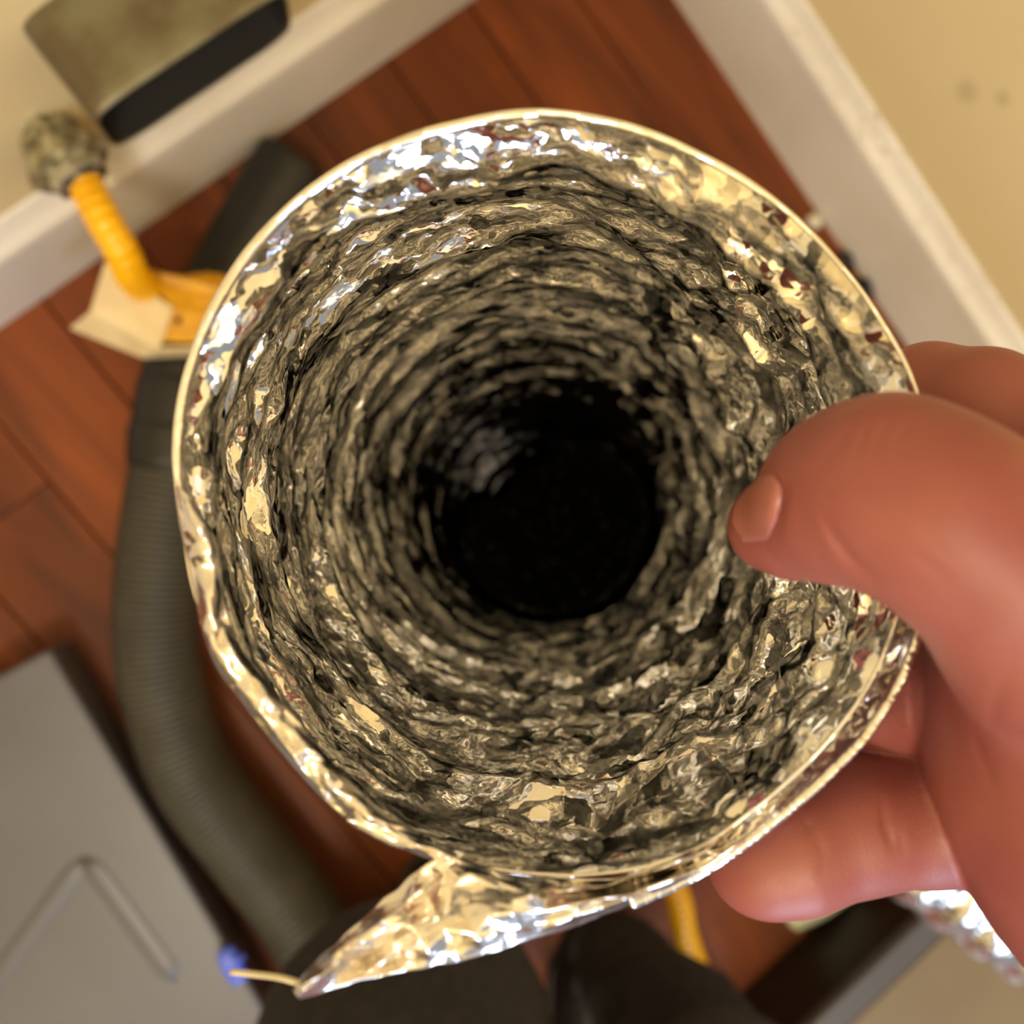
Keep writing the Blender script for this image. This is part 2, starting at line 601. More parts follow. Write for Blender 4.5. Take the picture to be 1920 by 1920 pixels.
# ------------------------------------------------------------------ gas valve on the back wall
nd = P(160, 345, 0.535)                 # open face of the nut, where the hose begins
vd = np.array([-0.02, -1.0, 0.0]); vd /= np.linalg.norm(vd)
L = (Y_W-nd[1])/-vd[1]
vp = nd-vd*L
valve = thing('gas_valve', 'dull speckled metal gas valve and pale nut feeding the yellow hose', 'valve', vp)
mesh_obj('supply_pipe', *lathe(vp, vd, [(0, 0.019), (0.004, 0.019), (0.005, 0.0165), (L*0.35, 0.0165)]), M['brass'], valve)
mesh_obj('valve_body', *lathe(vp+vd*L*0.30, vd, [(0, 0.010), (0.001, 0.023), (L*0.12, 0.023), (L*0.13, 0.019), (L*0.18, 0.027), (L*0.34, 0.028), (L*0.40, 0.0185), (L*0.5, 0.0160)], 8), M['brass'], valve, smooth=False)
h0 = vp+vd*L*0.46+np.array([0, 0, 0.012])
mesh_obj('valve_handle', *merge(lathe(h0, (0, 0, 1), [(0, 0.006), (0.008, 0.006), (0.008, 0.004), (0.012, 0.004)], 16, up=(1, 0, 0)),
                                box(h0[0]-0.004, h0[0]+0.004, h0[1]-0.01, h0[1]+0.024, h0[2]+0.008, h0[2]+0.0125, 0.001)), M['brass'], valve)
mesh_obj('flare_nut', *lathe(vp+vd*L*0.72, vd, [(0, 0.014), (0.002, 0.0195), (L*0.2, 0.0195), (L*0.24, 0.0155), (L*0.28, 0.013)], 6), M['nut'], valve, smooth=False)
mesh_obj('dark_seal', *lathe(vp+vd*(L-0.005), vd, [(0, 0.013), (0.0005, 0.0155), (0.004, 0.0155), (0.005, 0.011)], 24), M['black'], valve)

# ------------------------------------------------------------------ yellow gas hose
gp = [(160, 345, .535), (196, 415, .535), (228, 470, .545), (250, 520, .575), (285, 545, .62), (340, 545, .652), (430, 550, .660), (560, 680, .665), (760, 980, .70), (980, 1330, .71), (1200, 1560, .715),
      (1266, 1670, .717), (1284, 1750, .72), (1310, 1830, .725), (1330, 1900, .728)]
path = spline([P(*q) for q in gp], 900)
Ls = np.linspace(0, 1, 900)
rad = 0.0109+0.0005*np.cos(np.arange(900)*2*math.pi/7.0)
ghose = mesh_obj('gas_hose', *sweep(path, rad, 20), M['yellow'])
tag(ghose, 'yellow corrugated flexible gas hose running from the metal valve along the floor', 'hose')

# ------------------------------------------------------------------ folded tag on the hose
tg = thing('hose_tag', 'folded cream and yellow card tag hanging at the bend of the yellow hose', 'tag', P(250, 600, 0.66))


def slab(pts, th, material, name, parent):
    """Thick plate through a quad of (px, py, depth), edges rounded by a bevel."""
    q = np.array([P(*p) for p in pts])
    n = np.cross(q[1]-q[0], q[-1]-q[0]); n /= np.linalg.norm(n)
    if n @ (CAM-q[0]) < 0: n = -n
    k = len(q)
    v = np.vstack([q, q-n*th])
    f = [tuple(range(k)), tuple(reversed(range(k, 2*k)))]+[(i, k+i, k+(i+1) % k, (i+1) % k) for i in range(k)]
    o = mesh_obj(name, v, f, material, parent, smooth=False)
    bv = o.modifiers.new('edge', 'BEVEL'); bv.width = min(0.0006, th*0.3); bv.segments = 2
    return o


slab([(196, 492, .592), (325, 578, .607), (298, 655, .607), (168, 585, .607)], 0.002, M['cream'], 'cream_flap', tg)
slab([(168, 585, .607), (298, 655, .607), (268, 672, .635), (130, 616, .635)], 0.002, M['cream'], 'cream_fold', tg)
slab([(262, 500, .602), (440, 545, .625), (450, 600, .632), (325, 580, .609)], 0.002, M['tagyellow'], 'yellow_flap', tg)
slab([(326, 580, .609), (470, 600, .632), (455, 648, .634), (299, 640, .610)], 0.002, M['tagyellow'], 'yellow_fold', tg)
slab([(298, 655, .609), (455, 652, .636), (450, 664, .652), (268, 672, .637)], 0.002, M['cream'], 'cream_edge', tg)
mesh_obj('punch_mark', *lump(P(334, 601, .610), 0.0022, 3, 2, 0.9), M['dark'], tg)

# ------------------------------------------------------------------ vacuum hose
hp = [(322, 860, .700), (300, 1010, .705), (292, 1150, .708), (305, 1275, .71), (352, 1424, .71), (440, 1566, .705), (533, 1700, .70), (622, 1830, .70), (655, 1880, .70)]
n = 1100
path = spline([P(q[0]+16, q[1], q[2]) for q in hp], n)
path[:, 2] = np.maximum(path[:, 2], 0.0338)
ll = np.concatenate([[0], np.cumsum(np.linalg.norm(np.diff(path, axis=0), axis=1))])
vac = thing('vacuum_hose', 'grey ribbed vacuum hose with a black nozzle curving over the floor at left', 'hose', path[0])
mesh_obj('corrugated_tube', *sweep(path, 0.0315+0.0016*np.abs(np.sin(ll*math.pi/0.0052)), 40), M['hose'], vac)
cp = spline([P(336, 880, .700), P(340, 800, .700), P(348, 715, .698), P(356, 650, .698)], 60)
cp[:, 2] = np.maximum(cp[:, 2], 0.0352)
rr = np.interp(np.linspace(0, 1, 60), [0, .04, .3, .33, .66, .7, 1], [.0325, .035, .035, .033, .031, .029, .027])
mesh_obj('hose_cuff', *sweep(cp, rr, 36), M['black'], vac)
npth = spline([P(350, 675, .698), P(400, 560, .700), P(470, 430, .705), P(549, 292, .706)], 60)
rr = np.interp(np.linspace(0, 1, 60), [0, .5, .8, .97, 1], [.026, .027, .027, .0265, .024])
mesh_obj('nozzle', *sweep(npth, rr, 36, flat=(0.8, 1.05)), M['black'], vac)

# ------------------------------------------------------------------ white panelled appliance, lower left
pc = on_z(92, 1217, 0.05)
ed = on_z(400, 1730, 0.05)-pc; ed /= np.linalg.norm(ed)
ew = np.array([ed[1], -ed[0], 0.0])
if ew[0] > 0: ew = -ew
app = thing('appliance', 'pale grey flat appliance panel with a raised V ridge, beside the vacuum hose', 'appliance', (*(pc+ed*.35+ew*.3)[:2], 0))
bv, bf = box(0, 0.62, 0, 0.75, 0.0, 0.05, 0.004)
bv = [pc*[1, 1, 0]+ew*q[0]+ed*q[1]+np.array([0, 0, q[2]]) for q in bv]
mesh_obj('casing', bv, bf, M['panel'], app, smooth=False)
apex = on_z(160, 1606, 0.05)
e1, e2 = on_z(-40, 1880, 0.05), on_z(330, 1840, 0.05)
for e in (e1, e2):
    pp = np.linspace(apex, e, 12)
    mesh_obj('ridge', *sweep(pp, np.r_[0.002, np.full(10, 0.0075), 0.002], 16, flat=(0.14, 1.0)), M['panel'], app)
bl = on_z(432, 1795, 0.05)  # blue piece added in place of a bluish glint on the panel
bl2 = on_z(425, 1770, 0.05); bl3 = on_z(455, 1835, 0.05)
o = mesh_obj('blue_glint', *merge(sweep(spline([bl2+[0, 0, .004], bl+[0, 0, .007], bl3+[0, 0, .004]], 12), np.r_[.004, np.full(10, .0075), .004], 16, flat=(0.5, 1.0)),
                                 sweep(spline([bl+[-.006, 0, .007], bl+[.004, -.002, .009], bl+[.011, -.004, .006]], 8), 0.0025, 10)), M['blue'])
tag(o, 'small blue piece added for the bluish glint on the edge of the pale grey panel', 'clip')  # category only: not a clip, the piece stands in for a bluish glint

# ------------------------------------------------------------------ beige appliance, lower right
BZ = 0.09
bc = on_z(1690, 1770, BZ)
app2 = thing('appliance', 'beige enamelled appliance with a pale rounded edge under the foil duct, lower right', 'appliance', (bc[0], bc[1]-0.3, 0))
xa = on_z(1440, 1945, BZ)[0]
mesh_obj('dark_base', *box(xa-0.01, X_RIGHT-0.003, bc[1]-0.6, bc[1]-0.002, 0, BZ-0.016, 0.001), M['shoe'], app2, smooth=False)
mesh_obj('pale_rim', *box(xa-0.01, X_RIGHT-0.003, bc[1]-0.6, bc[1], BZ-0.016, BZ-0.002, 0.004), M['panel'], app2)
mesh_obj('top_panel', *box(xa-0.01, X_RIGHT-0.003, bc[1]-0.6, bc[1]-0.024, BZ-0.006, BZ, 0.002), M['box'], app2)

# dark lumps standing in for shaded gaps at the foot of the right baseboard, pale scrap on the floor
for k, (px, py, r, lab) in enumerate([(1590, 486, .011, 'upper of two dark lumps standing in for shaded gaps at the foot of the right baseboard'),
                                      (1624, 538, .012, 'lower of two dark lumps standing in for shaded gaps at the foot of the right baseboard')]):
    q = on_z(px, py, 0.0)
    q[0] = X_RIGHT-r*0.62
    lv, lf = lump((0, 0, r*0.6), r, 40+k, 2)
    o = mesh_obj('gap_shade', [(q[0]+v_[0]*0.45, q[1]+v_[1], v_[2]) for v_ in lv], lf, M['shoe'], smooth=True)
    tag(o, lab, 'gap_shade')
q = on_z(1538, 405, 0)
o = mesh_obj('paint_chip', *lump((min(q[0], X_RIGHT-.009), q[1], .004), .007, 51, 2), M['dust'], smooth=True)
tag(o, 'pale paint chip against the foot of the right baseboard', 'chip')
a, b = on_z(1476, 1728, 0.012), on_z(1596, 1662, 0.012)
pp = spline([a, (a+b)/2+[0, 0, .004], b], 14)
o = mesh_obj('tape_scrap', *sweep(pp, np.r_[.004, np.full(12, .013), .004], 14, flat=(0.25, 1.0)), M['scrap'])
tag(o, 'pale greenish scrap of tape on the dark floor under the fingertips', 'scrap')

# ------------------------------------------------------------------ the foil duct
RIM_D = 0.118
CX, CY = 1022.0, 932.0
rim_px = np.array([(1715, 780), (1724, 900), (1712, 1040), (1690, 1110), (1662, 1200), (1620, 1290), (1560, 1372), (1482, 1452), (1400, 1520), (1320, 1580), (1220, 1622), (1120, 1640), (960, 1640),
                   (815, 1612), (760, 1598), (660, 1540), (600, 1490), (520, 1400), (450, 1312), (400, 1240), (375, 1170), (345, 1015), (328, 900), (325, 860),
                   (340, 730), (380, 610), (450, 490), (560, 375), (700, 290), (860, 240), (1010, 219), (1150, 240), (1300, 297), (1450, 390), (1560, 500), (1640, 612), (1690, 702)], float)
ang = np.arctan2(rim_px[:, 1]-CY, rim_px[:, 0]-CX)
rpx = np.hypot(rim_px[:, 0]-CX, rim_px[:, 1]-CY)
od = np.argsort(ang)
ang, rpx = ang[od], rpx[od]
NT = 960
TH = np.linspace(-math.pi, math.pi, NT, endpoint=False)
RIM = np.interp(TH, np.r_[ang-2*math.pi, ang, ang+2*math.pi], np.r_[rpx, rpx, rpx])
ker = np.hanning(15); ker /= ker.sum()
RIM = np.convolve(np.r_[RIM[-7:], RIM, RIM[:7]], ker, 'valid')*RIM_D/F      # metres
R0 = 0.0505
# centre line, (px, py, depth)
cl = [(1022, 932, RIM_D), (1020, 934, .16), (1016, 936, .205), (1010, 938, .25), (1014, 942, .30), (1022, 955, .36), (1050, 990, .43), (1120, 1060, .50), (1260, 1180, .56), (1500, 1375, .60), (1760, 1578, .607), (2000, 1745, .607), (2250, 1900, .607)]
fine = spline([P(*q) for q in cl], 4000)
LT = np.linalg.norm(np.diff(fine, axis=0), axis=1).sum()
sv = np.concatenate([np.linspace(0, 0.012, 26), np.linspace(0.0125, 0.15, 250), np.linspace(0.1506, 0.34, 210), np.linspace(0.342, LT, 150)])
path = spline([P(*q) for q in cl], sv/LT)
T, N, B = frames(path, BAS[:, 0])
# frame: N = image right, want second axis = image down
down = np.cross(T, N)
if down[0] @ BAS[:, 1] > 0: down = -down
A = ((TH+math.pi)/(2*math.pi))[None, :]*np.ones((len(sv), 1))
S = sv[:, None]*np.ones((1, NT))
THg = TH[None, :]*np.ones((len(sv), 1))

# folded / stretched side: left folds are long streaks round the tube, right side is blocky
wr = np.clip(0.5+0.62*np.cos(THg-0.35), 0, 1)
c_long = crumple(A, S, 18, 0.0052, 11)*1.0+crumple(A, S, 40, 0.0027, 21)*0.7+crumple(A, S, 90, 0.0016, 23)*0.28
c_block = crumple(A, S, 26, 0.0125, 31)*1.3+crumple(A, S, 54, 0.0062, 41)*0.85+crumple(A, S, 105, 0.0031, 51)*0.38
ridge = -np.abs(crumple(A, S, 24, 0.009, 61))*1.0
pitch = 0.033
ph = (S/pitch-A+0.15*smooth_noise(A*7, S/0.03, 7, 5))
hel = np.abs(np.sin(math.pi*ph))            # cusp (wire) at integers
amp = np.clip((S-0.0015)/0.009, 0.0, 1)
near = np.interp(S, [0, .05, .12, .25, 1], [1.0, 1.0, .6, .36, .3])
disp = amp*(0.0048*(hel-0.55)+near*(0.0025*(1-wr)*c_long+0.0033*wr*c_block+0.0012*ridge))
# the first millimetres curl inward, more so at upper right
fw = 0.0016+0.0018*np.clip(np.cos(TH+0.75), 0, 1)**0.7+0.0008*smooth_noise(A[:1]*23, S[:1]*0, 23, 9)[0]*2
base = RIM[None, :]-fw[None, :]*np.clip(S/0.0045, 0, 1)
ease = np.clip((S-0.0045)/0.05, 0, 1); ease = ease*ease*(3-2*ease)
base = base*(1-ease)+R0*ease
fl = crumple(A, S, 34, 0.004, 71)+0.5*crumple(A, S, 70, 0.0025, 73)
disp = disp+0.0013*fl*np.clip(S/0.002, 0, 1)*np.clip(1-(S-0.006)/0.01, 0, 1)
rad = base+disp
V = path[:, None]+rad[..., None]*(np.cos(THg)[..., None]*N[:, None]+np.sin(THg)[..., None]*down[:, None])
# a little waviness of the rim toward the lens
wav = 0.0012*smooth_noise(A*9, S*0, 9, 15)*np.clip(1-S/0.02, 0, 1)
V = V+wav[..., None]*(-T[0])[None, None]
duct = thing('foil_duct', 'crinkled silver foil dryer duct, its torn open end held up to the lens', 'duct', path[-1]-np.array([0, 0, R0]))
mesh_obj('foil_tube', V.reshape(-1, 3), grid_faces(len(sv), NT, True), M['foil'], duct)
_at = duct.children[0].data.attributes.new('blocky', 'FLOAT', 'POINT')
_at.data.foreach_set('value', np.clip((wr-0.3)/0.4, 0, 1).astype(np.float32).ravel())

_at = duct.children[0].data.attributes.new('crumpled', 'FLOAT', 'POINT')
_at.data.foreach_set('value', np.interp(S, [0, .05, .12, .25, 1], [1.0, 1.0, .7, .45, .45]).astype(np.float32).ravel())

# dark lining added where the duct turns away, its shade put into the colour
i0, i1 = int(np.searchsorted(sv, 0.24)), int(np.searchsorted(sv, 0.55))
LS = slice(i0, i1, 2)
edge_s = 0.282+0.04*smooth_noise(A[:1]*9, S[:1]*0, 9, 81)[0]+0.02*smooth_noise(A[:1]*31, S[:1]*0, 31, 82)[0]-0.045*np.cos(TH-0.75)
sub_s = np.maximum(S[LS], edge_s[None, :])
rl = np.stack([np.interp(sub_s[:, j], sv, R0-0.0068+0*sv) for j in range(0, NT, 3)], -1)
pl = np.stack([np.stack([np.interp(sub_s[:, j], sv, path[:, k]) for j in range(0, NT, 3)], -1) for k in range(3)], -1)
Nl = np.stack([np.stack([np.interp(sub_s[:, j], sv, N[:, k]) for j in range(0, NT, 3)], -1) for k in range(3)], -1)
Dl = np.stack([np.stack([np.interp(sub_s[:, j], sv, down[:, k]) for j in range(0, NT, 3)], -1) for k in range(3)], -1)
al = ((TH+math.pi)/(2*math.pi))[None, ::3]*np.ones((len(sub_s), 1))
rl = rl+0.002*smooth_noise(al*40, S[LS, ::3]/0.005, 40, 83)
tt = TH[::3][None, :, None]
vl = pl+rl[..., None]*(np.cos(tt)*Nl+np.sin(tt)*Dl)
depth_shade = mesh_obj('shade_lining', vl.reshape(-1, 3), grid_faces(vl.shape[0], vl.shape[1], True), M['depth_shade'], duct)
depth_shade['label'] = 'dark lining with pale dust specks, standing in for the shade deep inside the duct'

# rolled lip along the rim
lipc = V[0]
lp = np.vstack([lipc, lipc[:1]])
lr = 0.00032+0.0005*np.clip(np.cos(TH+2.2), 0, 1)+0.00012*smooth_noise(A[:1]*60, S[:1]*0, 60, 19)[0]
lr = np.r_[lr, lr[:1]]
keep = slice(0, NT+1, 2)
mesh_obj('rolled_lip', *sweep(lp[keep], lr[keep], 10, ref=T[0], cap=False), M['foil_out'], duct)


def strip(name, a, b, na, nb, depth, amp, seed, material=None, bulge=0.0, thick=0.00012, cells=(26, 8)):
    """Crinkled foil sheet between two pixel polylines with depth."""
    pa, pb = spline(a, na), spline(b, na)
    w = np.linspace(0, 1, nb)[None, :, None]
    g = pa[:, None]*(1-w)+pb[:, None]*w
    u = np.linspace(0, 0.999, na)[:, None]*np.ones((1, nb))
    v = np.linspace(0, 1, nb)[None, :]*np.ones((na, 1))
    z = facet(u*cells[0]+0.8*smooth_noise(u*9, v*3, 10, seed), v*cells[1]+0.8*smooth_noise(u*9, v*3, 10, seed+1), cells[0]+2, seed+2)
    z = z+0.5*facet(u*cells[0]*2.3, v*cells[1]*2.1, int(cells[0]*2.3)+2, seed+3)
    edge = np.clip(np.minimum(v, 1-v)*6, 0.25, 1)
    dd = g[..., 2]+amp*z*edge-bulge*np.sin(math.pi*v)
    jx = 7*smooth_noise(u*30, v*0, 31, seed+5)
    q = P(g[..., 0]+jx*(v-0.5), g[..., 1]+jx*(v-0.5), dd)
    return mesh_obj(name, q.reshape(-1, 3), grid_faces(na, nb), material or M['foil_out'], duct, solid=thick)


D = RIM_D
strip('torn_flap',
      [(1345, 1572, D), (1240, 1618, D), (1140, 1645, D), (1040, 1645, D), (960, 1640, D-.001), (885, 1616, D-.001), (822, 1608, D-.001), (740, 1668, D-.003), (650, 1750, D-.005), (588, 1808, D-.007), (548, 1856, D-.008)],
      [(1400, 1576, D-.001), (1300, 1642, D-.001), (1180, 1697, D-.002), (1100, 1728, D-.003), (1020, 1755, D-.004), (870, 1800, D-.006), (780, 1818, D-.007), (700, 1833, D-.008), (650, 1845, D-.009), (605, 1860, D-.0095), (562, 1874, D-.010)],
      220, 60, D, 0.0095, 100, bulge=0.003, cells=(8, 3))
strip('folded_edge',
      [(328, 900, D), (340, 985, D), (358, 1080, D), (376, 1170, D), (400, 1240, D), (450, 1312, D), (520, 1402, D), (600, 1492, D), (660, 1542, D), (735, 1584, D), (818, 1616, D)],
      [(331, 905, D-.001), (376, 962, D-.001), (404, 1010, D-.001), (418, 1080, D), (426, 1150, D), (452, 1215, D), (500, 1280, D), (562, 1352, D), (622, 1430, D), (695, 1500, D), (770, 1558, D), (862, 1604, D)],
      260, 24, D, 0.0030, 200, bulge=0.0022, cells=(16, 2))
strip('outer_skin',
      [(1692, 1090, D+.004), (1690, 1110, D+.004), (1664, 1200, D+.004), (1622, 1290, D+.004), (1562, 1372, D+.004), (1484, 1452, D+.004), (1402, 1520, D+.003), (1340, 1570, D+.002), (1300, 1590, D+.001)],
      [(1738, 1080, D), (1730, 1150, D), (1704, 1240, D), (1662, 1322, D), (1602, 1402, D), (1502, 1497, D), (1402, 1576, D), (1345, 1615, D), (1300, 1640, D)],
      220, 20, D, 0.0012, 300, material=M['foil_skin'], cells=(14, 2))
op = spline([P(1738, 1080, D), P(1730, 1150, D), P(1704, 1240, D), P(1662, 1322, D), P(1602, 1402, D), P(1502, 1497, D), P(1402, 1576, D), P(1300, 1642, D), P(1180, 1697, D-.002)], 200)
mesh_obj('outer_lip', *sweep(op, np.r_[.0002, np.full(198, .0007)+.00015*rng.random(198), .0003], 10), M['foil_out'], duct)
strip('foil_tab', [(652, 1534, D-.001), (690, 1537, D-.001), (740, 1560, D-.001), (800, 1596, D)], [(650, 1540, D-.001), (690, 1564, D-.001), (740, 1588, D-.001), (804, 1606, D)],
      40, 8, D, 0.0005, 400, bulge=0.001, cells=(4, 2))
mesh_obj('wire_end', *sweep(spline([P(432, 1822, D-.007), P(480, 1827, D-.007), P(530, 1834, D-.008), P(580, 1850, D-.008)], 16), 0.00042, 8), M['wire'], duct)

# ------------------------------------------------------------------ the person: hand, trousers, shoes
person = thing('person', 'person in charcoal trousers holding the foil duct open with one hand', 'person', on_z(1150, 2350, 0.0))


def sdf_mesh(chains, h):
    """chains: list of (points (n,3), radii, blend k within, blend k to rest). Smooth union, surface nets."""
    allp = np.vstack([c_[0] for c_ in chains])
    allr = np.concatenate([c_[1] for c_ in chains])
    lo = (allp-allr[:, None]).min(0)-4*h
    hi = (allp+allr[:, None]).max(0)+4*h
    dim = np.ceil((hi-lo)/h).astype(int)+1
    fld = np.full(dim, 0.05, np.float32)
    ax = [lo[k]+h*np.arange(dim[k]) for k in range(3)]
    for pts, rs, k1, k2 in chains:
        l2 = ((pts-rs[:, None]).min(0)-0.016-lo)/h
        h2 = ((pts+rs[:, None]).max(0)+0.016-lo)/h
        s0 = np.clip(np.floor(l2).astype(int), 0, dim); s1 = np.clip(np.ceil(h2).astype(int)+1, 0, dim)
        X, Y, Zz = np.meshgrid(*[ax[k][s0[k]:s1[k]].astype(np.float32) for k in range(3)], indexing='ij')
        d = np.full(X.shape, 0.05, np.float32)
        for i in range(len(pts)-1):
            a_, b_ = pts[i], pts[i+1]
            ab = b_-a_
            tt = np.clip(((X-a_[0])*ab[0]+(Y-a_[1])*ab[1]+(Zz-a_[2])*ab[2])/(ab@ab), 0, 1)
            e = np.sqrt((X-a_[0]-tt*ab[0])**2+(Y-a_[1]-tt*ab[1])**2+(Zz-a_[2]-tt*ab[2])**2)-(rs[i]+(rs[i+1]-rs[i])*tt)
            hh = np.clip(0.5+0.5*(e-d)/k1, 0, 1)
            d = e+(d-e)*hh-k1*hh*(1-hh)
        sl = tuple(slice(s0[k], s1[k]) for k in range(3))
        g = fld[sl]
        hh = np.clip(0.5+0.5*(g-d)/k2, 0, 1)
        fld[sl] = d+(g-d)*(1-hh)*0+(g-d)*(1-hh)*0 if False else (g*(1-hh)+d*hh-k2*hh*(1-hh))
    return nets(fld, lo, h)


def nets(fld, lo, h):
    dim = fld.shape
    ins = fld < 0
    cs = [(i, j, k) for i in (0, 1) for j in (0, 1) for k in (0, 1)]
    sub = lambda a_, c_: a_[c_[0]:dim[0]-1+c_[0], c_[1]:dim[1]-1+c_[1], c_[2]:dim[2]-1+c_[2]]
    cnt = sum(sub(ins, c_).astype(np.int8) for c_ in cs)
    act = np.argwhere((cnt > 0) & (cnt < 8))
    idx = np.full((dim[0]-1, dim[1]-1, dim[2]-1), -1, np.int64)
    idx[act[:, 0], act[:, 1], act[:, 2]] = np.arange(len(act))
    acc = np.zeros((len(act), 3)); num = np.zeros(len(act))
    for c1 in cs:
        for axn in range(3):
            if c1[axn] == 1: continue
            c2 = list(c1); c2[axn] = 1
            f1 = fld[act[:, 0]+c1[0], act[:, 1]+c1[1], act[:, 2]+c1[2]]
            f2 = fld[act[:, 0]+c2[0], act[:, 1]+c2[1], act[:, 2]+c2[2]]
            cr = (f1 < 0) != (f2 < 0)
            t_ = np.where(cr, f1/np.where(cr, f1-f2, 1), 0)
            pt = np.tile(np.array(c1, float), (len(act), 1)); pt[:, axn] += t_
            acc[cr] += pt[cr]; num[cr] += 1
    verts = lo+h*(act+acc/num[:, None])
    faces = []
    for axn in range(3):
        o1, o2 = [(1, 2), (2, 0), (0, 1)][axn]
        a_ = ins[tuple(slice(0, -1) if k == axn else slice(1, -1) for k in range(3))]
        b_ = ins[tuple(slice(1, None) if k == axn else slice(1, -1) for k in range(3))]
        e = np.argwhere(a_ != b_)
        flip = a_[e[:, 0], e[:, 1], e[:, 2]]
        base_ = e.copy()
        for k in range(3):
            if k != axn: base_[:, k] += 1
        def cell(d1, d2):
            q_ = base_.copy(); q_[:, o1] -= d1; q_[:, o2] -= d2
            return idx[q_[:, 0], q_[:, 1], q_[:, 2]]
        q = np.stack([cell(1, 1), cell(0, 1), cell(0, 0), cell(1, 0)], -1)
        q[~flip] = q[~flip][:, ::-1]
        faces.append(q)
    return verts, np.vstack(faces)


def chain(pts, k1=0.004, k2=0.002):
    """(px, py, depth, radius in metres)"""
    a_ = np.array(pts, float)
    return P(a_[:, 0], a_[:, 1], a_[:, 2]), a_[:, 3], k1, k2


palm = chain([(2130, 1000, .128, .017), (2170, 1250, .133, .020), (2200, 1500, .138, .021), (2260, 1720, .140, .021)], .012, .006)
hand_chains = [
    palm,
    chain([(2200, 1300, .130, .024), (2420, 1600, .135, .027), (2750, 1950, .14, .026)], .012, .008),     # wrist, forearm
    # thenar and thumb
    chain([(2240, 1720, .122, .021), (2165, 1610, .121, .021), (2078, 1420, .120, .0215), (2062, 1260, .119, .0210)], .012, .005),
    chain([(2120, 1290, .108, .0190), (2010, 1180, .104, .0148), (1885, 1055, .102, .0119), (1765, 968, .103, .0113), (1670, 922, .107, .0114), (1595, 922, .111, .0107)], .004, .005),
    chain([(1640, 926, .108, .0110), (1560, 952, .114, .0096), (1480, 985, .120, .0070), (1442, 988, .1225, .0057)], .003, .003),
    # index finger, behind the rim
    chain([(2130, 980, .128, .0125), (1990, 850, .131, .0108), (1840, 772, .137, .0096), (1740, 748, .146, .0090), (1690, 752, .158, .0082), (1665, 775, .168, .0072)], .003, .003),
    # middle finger, mostly behind the thumb
    chain([(2150, 1150, .137, .0120), (1960, 1130, .134, .0102), (1780, 1122, .136, .0096), (1700, 1116, .144, .0088), (1660, 1100, .160, .0078)], .003, .0012),
    # ring finger
    chain([(2170, 1330, .138, .0115), (1960, 1312, .132, .0098), (1760, 1308, .131, .0087), (1655, 1322, .137, .0083), (1575, 1345, .154, .0074)], .003, .0008),
    # little finger, its tip curled under the flap
    chain([(2200, 1560, .139, .0115), (1960, 1530, .135, .0108), (1740, 1528, .132, .0100), (1600, 1545, .131, .0098), (1480, 1590, .130, .0094), (1428, 1612, .130, .0084)], .003, .0008),
]
hv, hf = sdf_mesh(hand_chains, 0.00062)
# creases: pixel polylines pressed into the surface that faces the lens
def to_px(v):
    c_ = (v-CAM) @ BAS
    return np.stack([960+F*c_[:, 0]/-c_[:, 2], 960-F*c_[:, 1]/-c_[:, 2]], -1), -c_[:, 2]


def seg_dist(p, line):
    best = np.full(len(p), 1e9)
    ends = np.array([line[0], line[-1]], float)
    L_ = sum(np.hypot(b_[0]-a_[0], b_[1]-a_[1]) for a_, b_ in zip(line[:-1], line[1:]))
    taper = np.clip(np.minimum(np.linalg.norm(p-ends[0], axis=1), np.linalg.norm(p-ends[1], axis=1))/(0.4*L_), 0, 1)
    for a_, b_ in zip(line[:-1], line[1:]):
        a_, b_ = np.array(a_, float), np.array(b_, float)
        t_ = np.clip(((p-a_) @ (b_-a_))/((b_-a_) @ (b_-a_)), 0, 1)
        best = np.minimum(best, np.linalg.norm(p-a_-t_[:, None]*(b_-a_), axis=1))
    return best, taper


px, dp = to_px(hv)
away = (hv-CAM); away /= np.linalg.norm(away, axis=1)[:, None]
for line, w, dep in [([(1540, 962), (1562, 1005), (1602, 1054), (1652, 1096)], 8, .0007),
                     ([(1562, 1018), (1590, 1062), (1628, 1092)], 6, .0002),
                     ([(1474, 886), (1470, 935), (1458, 985), (1446, 1016)], 7, .0009),
                     ([(1610, 772), (1585, 815), (1578, 850)], 7, .00028), ([(1640, 768), (1618, 812), (1612, 860)], 7, .0003), ([(1672, 772), (1650, 820), (1646, 858)], 8, .00025),
                     ([(1700, 788), (1684, 830)], 7, .0002), ([(1560, 830), (1552, 868)], 6, .0002),
                     ([(1640, 1000), (1720, 1040), (1800, 1100)], 10, .0002), ([(1700, 980), (1790, 1040)], 10, .00015),
                     ([(1654, 1480), (1658, 1545), (1682, 1612)], 7, .0006), ([(1684, 1550), (1694, 1612)], 6, .0003),
                     ([(1526, 1555), (1543, 1600), (1540, 1650)], 8, .0003), ([(1510, 1530), (1520, 1570)], 8, .0002),
                     ([(1735, 1440), (1760, 1530), (1800, 1620)], 8, .0003),
                     ([(1712, 1225), (1708, 1300), (1714, 1390)], 6, .0005),
                     ([(1880, 1500), (1840, 1420), (1822, 1330)], 12, .0004), ([(1890, 1250), (1860, 1330), (1850, 1420)], 12, .0003)]:
    dd, tp = seg_dist(px, line)
    dep = dep*tp
    mk = dp < 0.142
    hv = hv+away*(np.where(mk, dep*np.exp(-(dd/w)**2), 0))[:, None]
hand = mesh_obj('hand', hv, hf, M['skin'], person)
hand['label'] = 'bare hand gripping the rim, thumb inside the duct'

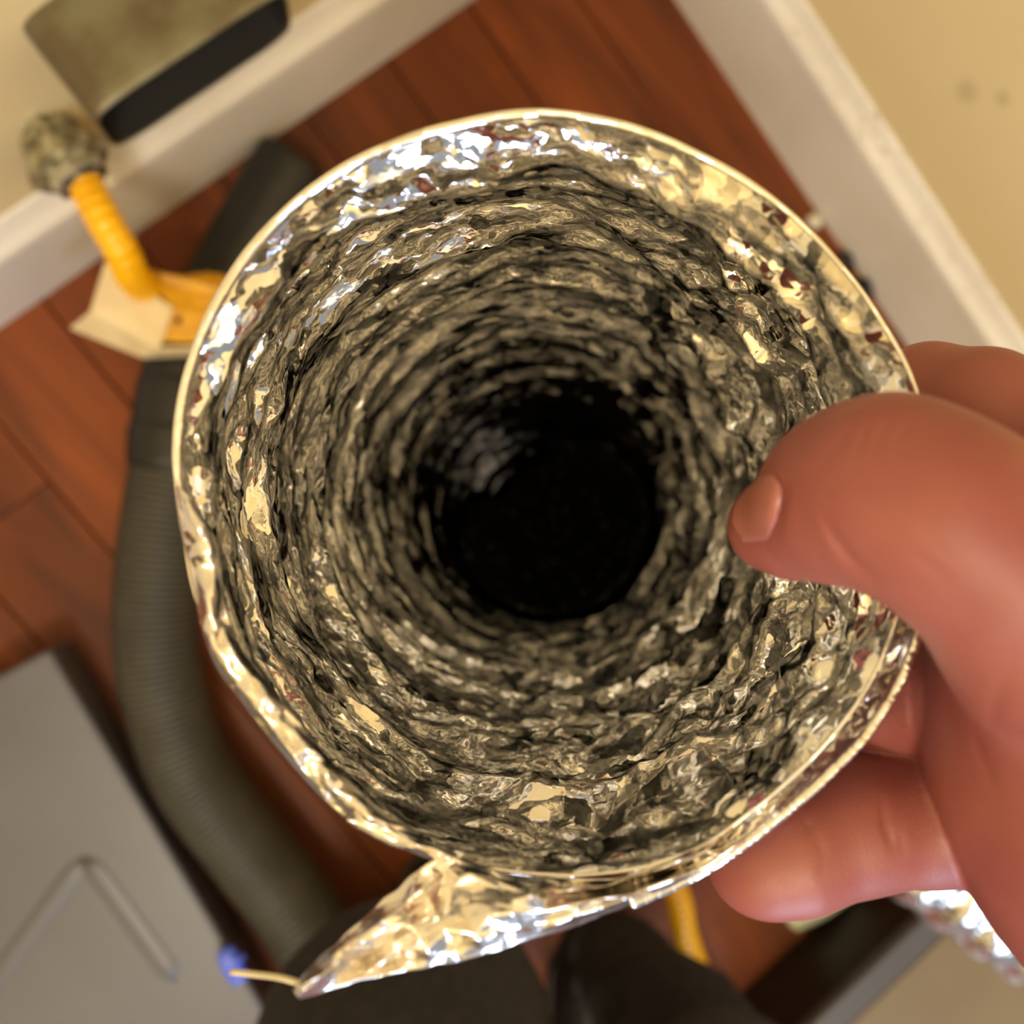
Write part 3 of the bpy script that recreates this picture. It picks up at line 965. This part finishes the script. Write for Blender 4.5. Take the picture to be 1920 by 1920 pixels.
# thumb nail: laid on the thumb tip by casting rays from the lens side
from mathutils.bvhtree import BVHTree
bvh = BVHTree.FromPolygons([Vector(v) for v in hv], [tuple(int(i) for i in q) for q in hf])
na_, nb_ = 14, 14
ea = spline([(1452, 888, 0), (1468, 915, 0), (1465, 960, 0), (1440, 1012, 0)], na_)[:, :2]      # root of the nail
eb = spline([(1438, 890, 0), (1394, 930, 0), (1374, 975, 0), (1396, 1016, 0)], na_)[:, :2]      # free edge
nv_, ok = [], True
for i in range(na_):
    for j in range(nb_):
        w = j/(nb_-1)
        q = ea[i]*(1-w)+eb[i]*w
        d_ = P(q[0], q[1], 1.0)-CAM
        loc, nor, _, _ = bvh.ray_cast(Vector(CAM), Vector(d_).normalized())
        if loc is None:
            loc, nor, _, _ = bvh.find_nearest(Vector(P(q[0], q[1], 0.1225)))
        nv_.append(np.array(loc)+np.array(nor)*(0.00005+0.0006*math.sin(math.pi*i/(na_-1))**0.7*(0.45+0.55*math.sin(math.pi*min(1.0, 0.08+w*0.9)))))
mesh_obj('thumb_nail', np.array(nv_), grid_faces(na_, nb_), M['nail'], hand, solid=0.0003)


def cloth_leg(name, pts, rads, seed):
    pth = spline([np.array(q) for q in pts], 90)
    rs = np.interp(np.linspace(0, 1, 90), np.linspace(0, 1, len(rads)), rads)
    a_ = np.linspace(0, 1, 48, endpoint=False)[None, :]*np.ones((90, 1))
    s_ = np.linspace(0, 1, 90)[:, None]*np.ones((1, 48))
    wob = smooth_noise(a_*6, s_*9+a_*3, 6, seed)*0.012+smooth_noise(a_*12, s_*22, 12, seed+1)*0.005
    return mesh_obj(name, *sweep(pth, rs[:, None]+wob, 48), M['trouser'], person)


def shoe(toe, heel, wd, name):
    pth = np.linspace(heel, toe, 30)
    u = np.linspace(0, 1, 30)
    hw = np.interp(u, [0, .05, .3, .6, .85, .96, 1], [.3, .75, .8, 1.0, .95, .6, .2])*wd
    hh = np.interp(u, [0, .05, .3, .5, .8, .96, 1], [.055, .085, .085, .06, .045, .03, .012])
    a_ = np.linspace(0, 2*math.pi, 28, endpoint=False)
    T_ = (toe-heel)/np.linalg.norm(toe-heel)
    sd = np.cross(T_, (0, 0, 1))
    v = []
    for i in range(30):
        for k in a_:
            z = max(math.sin(k), -0.0)*hh[i]+0.022 if math.sin(k) > 0 else 0.022+0.02*math.sin(k)*min(1, hw[i]/wd*3)
            v.append(pth[i]+sd*math.cos(k)*hw[i]+np.array([0, 0, z]))
    f = [tuple(q) for q in grid_faces(30, 28, True)]+[tuple(range(28)), tuple(reversed(range(29*28, 30*28)))]
    o = mesh_obj(name, v, f, M['shoe'], person)
    mesh_obj('sole', *merge(*[(lambda vv, ff: (vv, ff))(*loft([np.stack([p_+sd*math.cos(k)*h_*1.04+np.array([0, 0, .006+.006*math.sin(k)]) for k in a_]) for p_, h_ in zip(pth, hw)], True, True))]), M['black'], o)
    return o


sh1 = shoe(on_z(830, 1600, .03)*[1, 1, 0], on_z(925, 2230, .03)*[1, 1, 0], 0.052, 'shoe')
sh2 = shoe(on_z(1135, 1745, .03)*[1, 1, 0], on_z(1150, 2380, .03)*[1, 1, 0], 0.05, 'shoe')
a1 = on_z(860, 2080, .07); a2 = on_z(1140, 1790, .05)
cloth_leg('trouser_leg', [a1, P(805, 2045, .59), P(800, 1975, .51), P(760, 1985, .46), P(760, 2250, .40)], [.055, .066, .074, .078, .08], 3)
cloth_leg('trouser_leg', [a2, P(1275, 1945, .62), P(1340, 2060, .56), P(1360, 2150, .48), P(1330, 2400, .40)], [.040, .048, .054, .066, .075], 8)
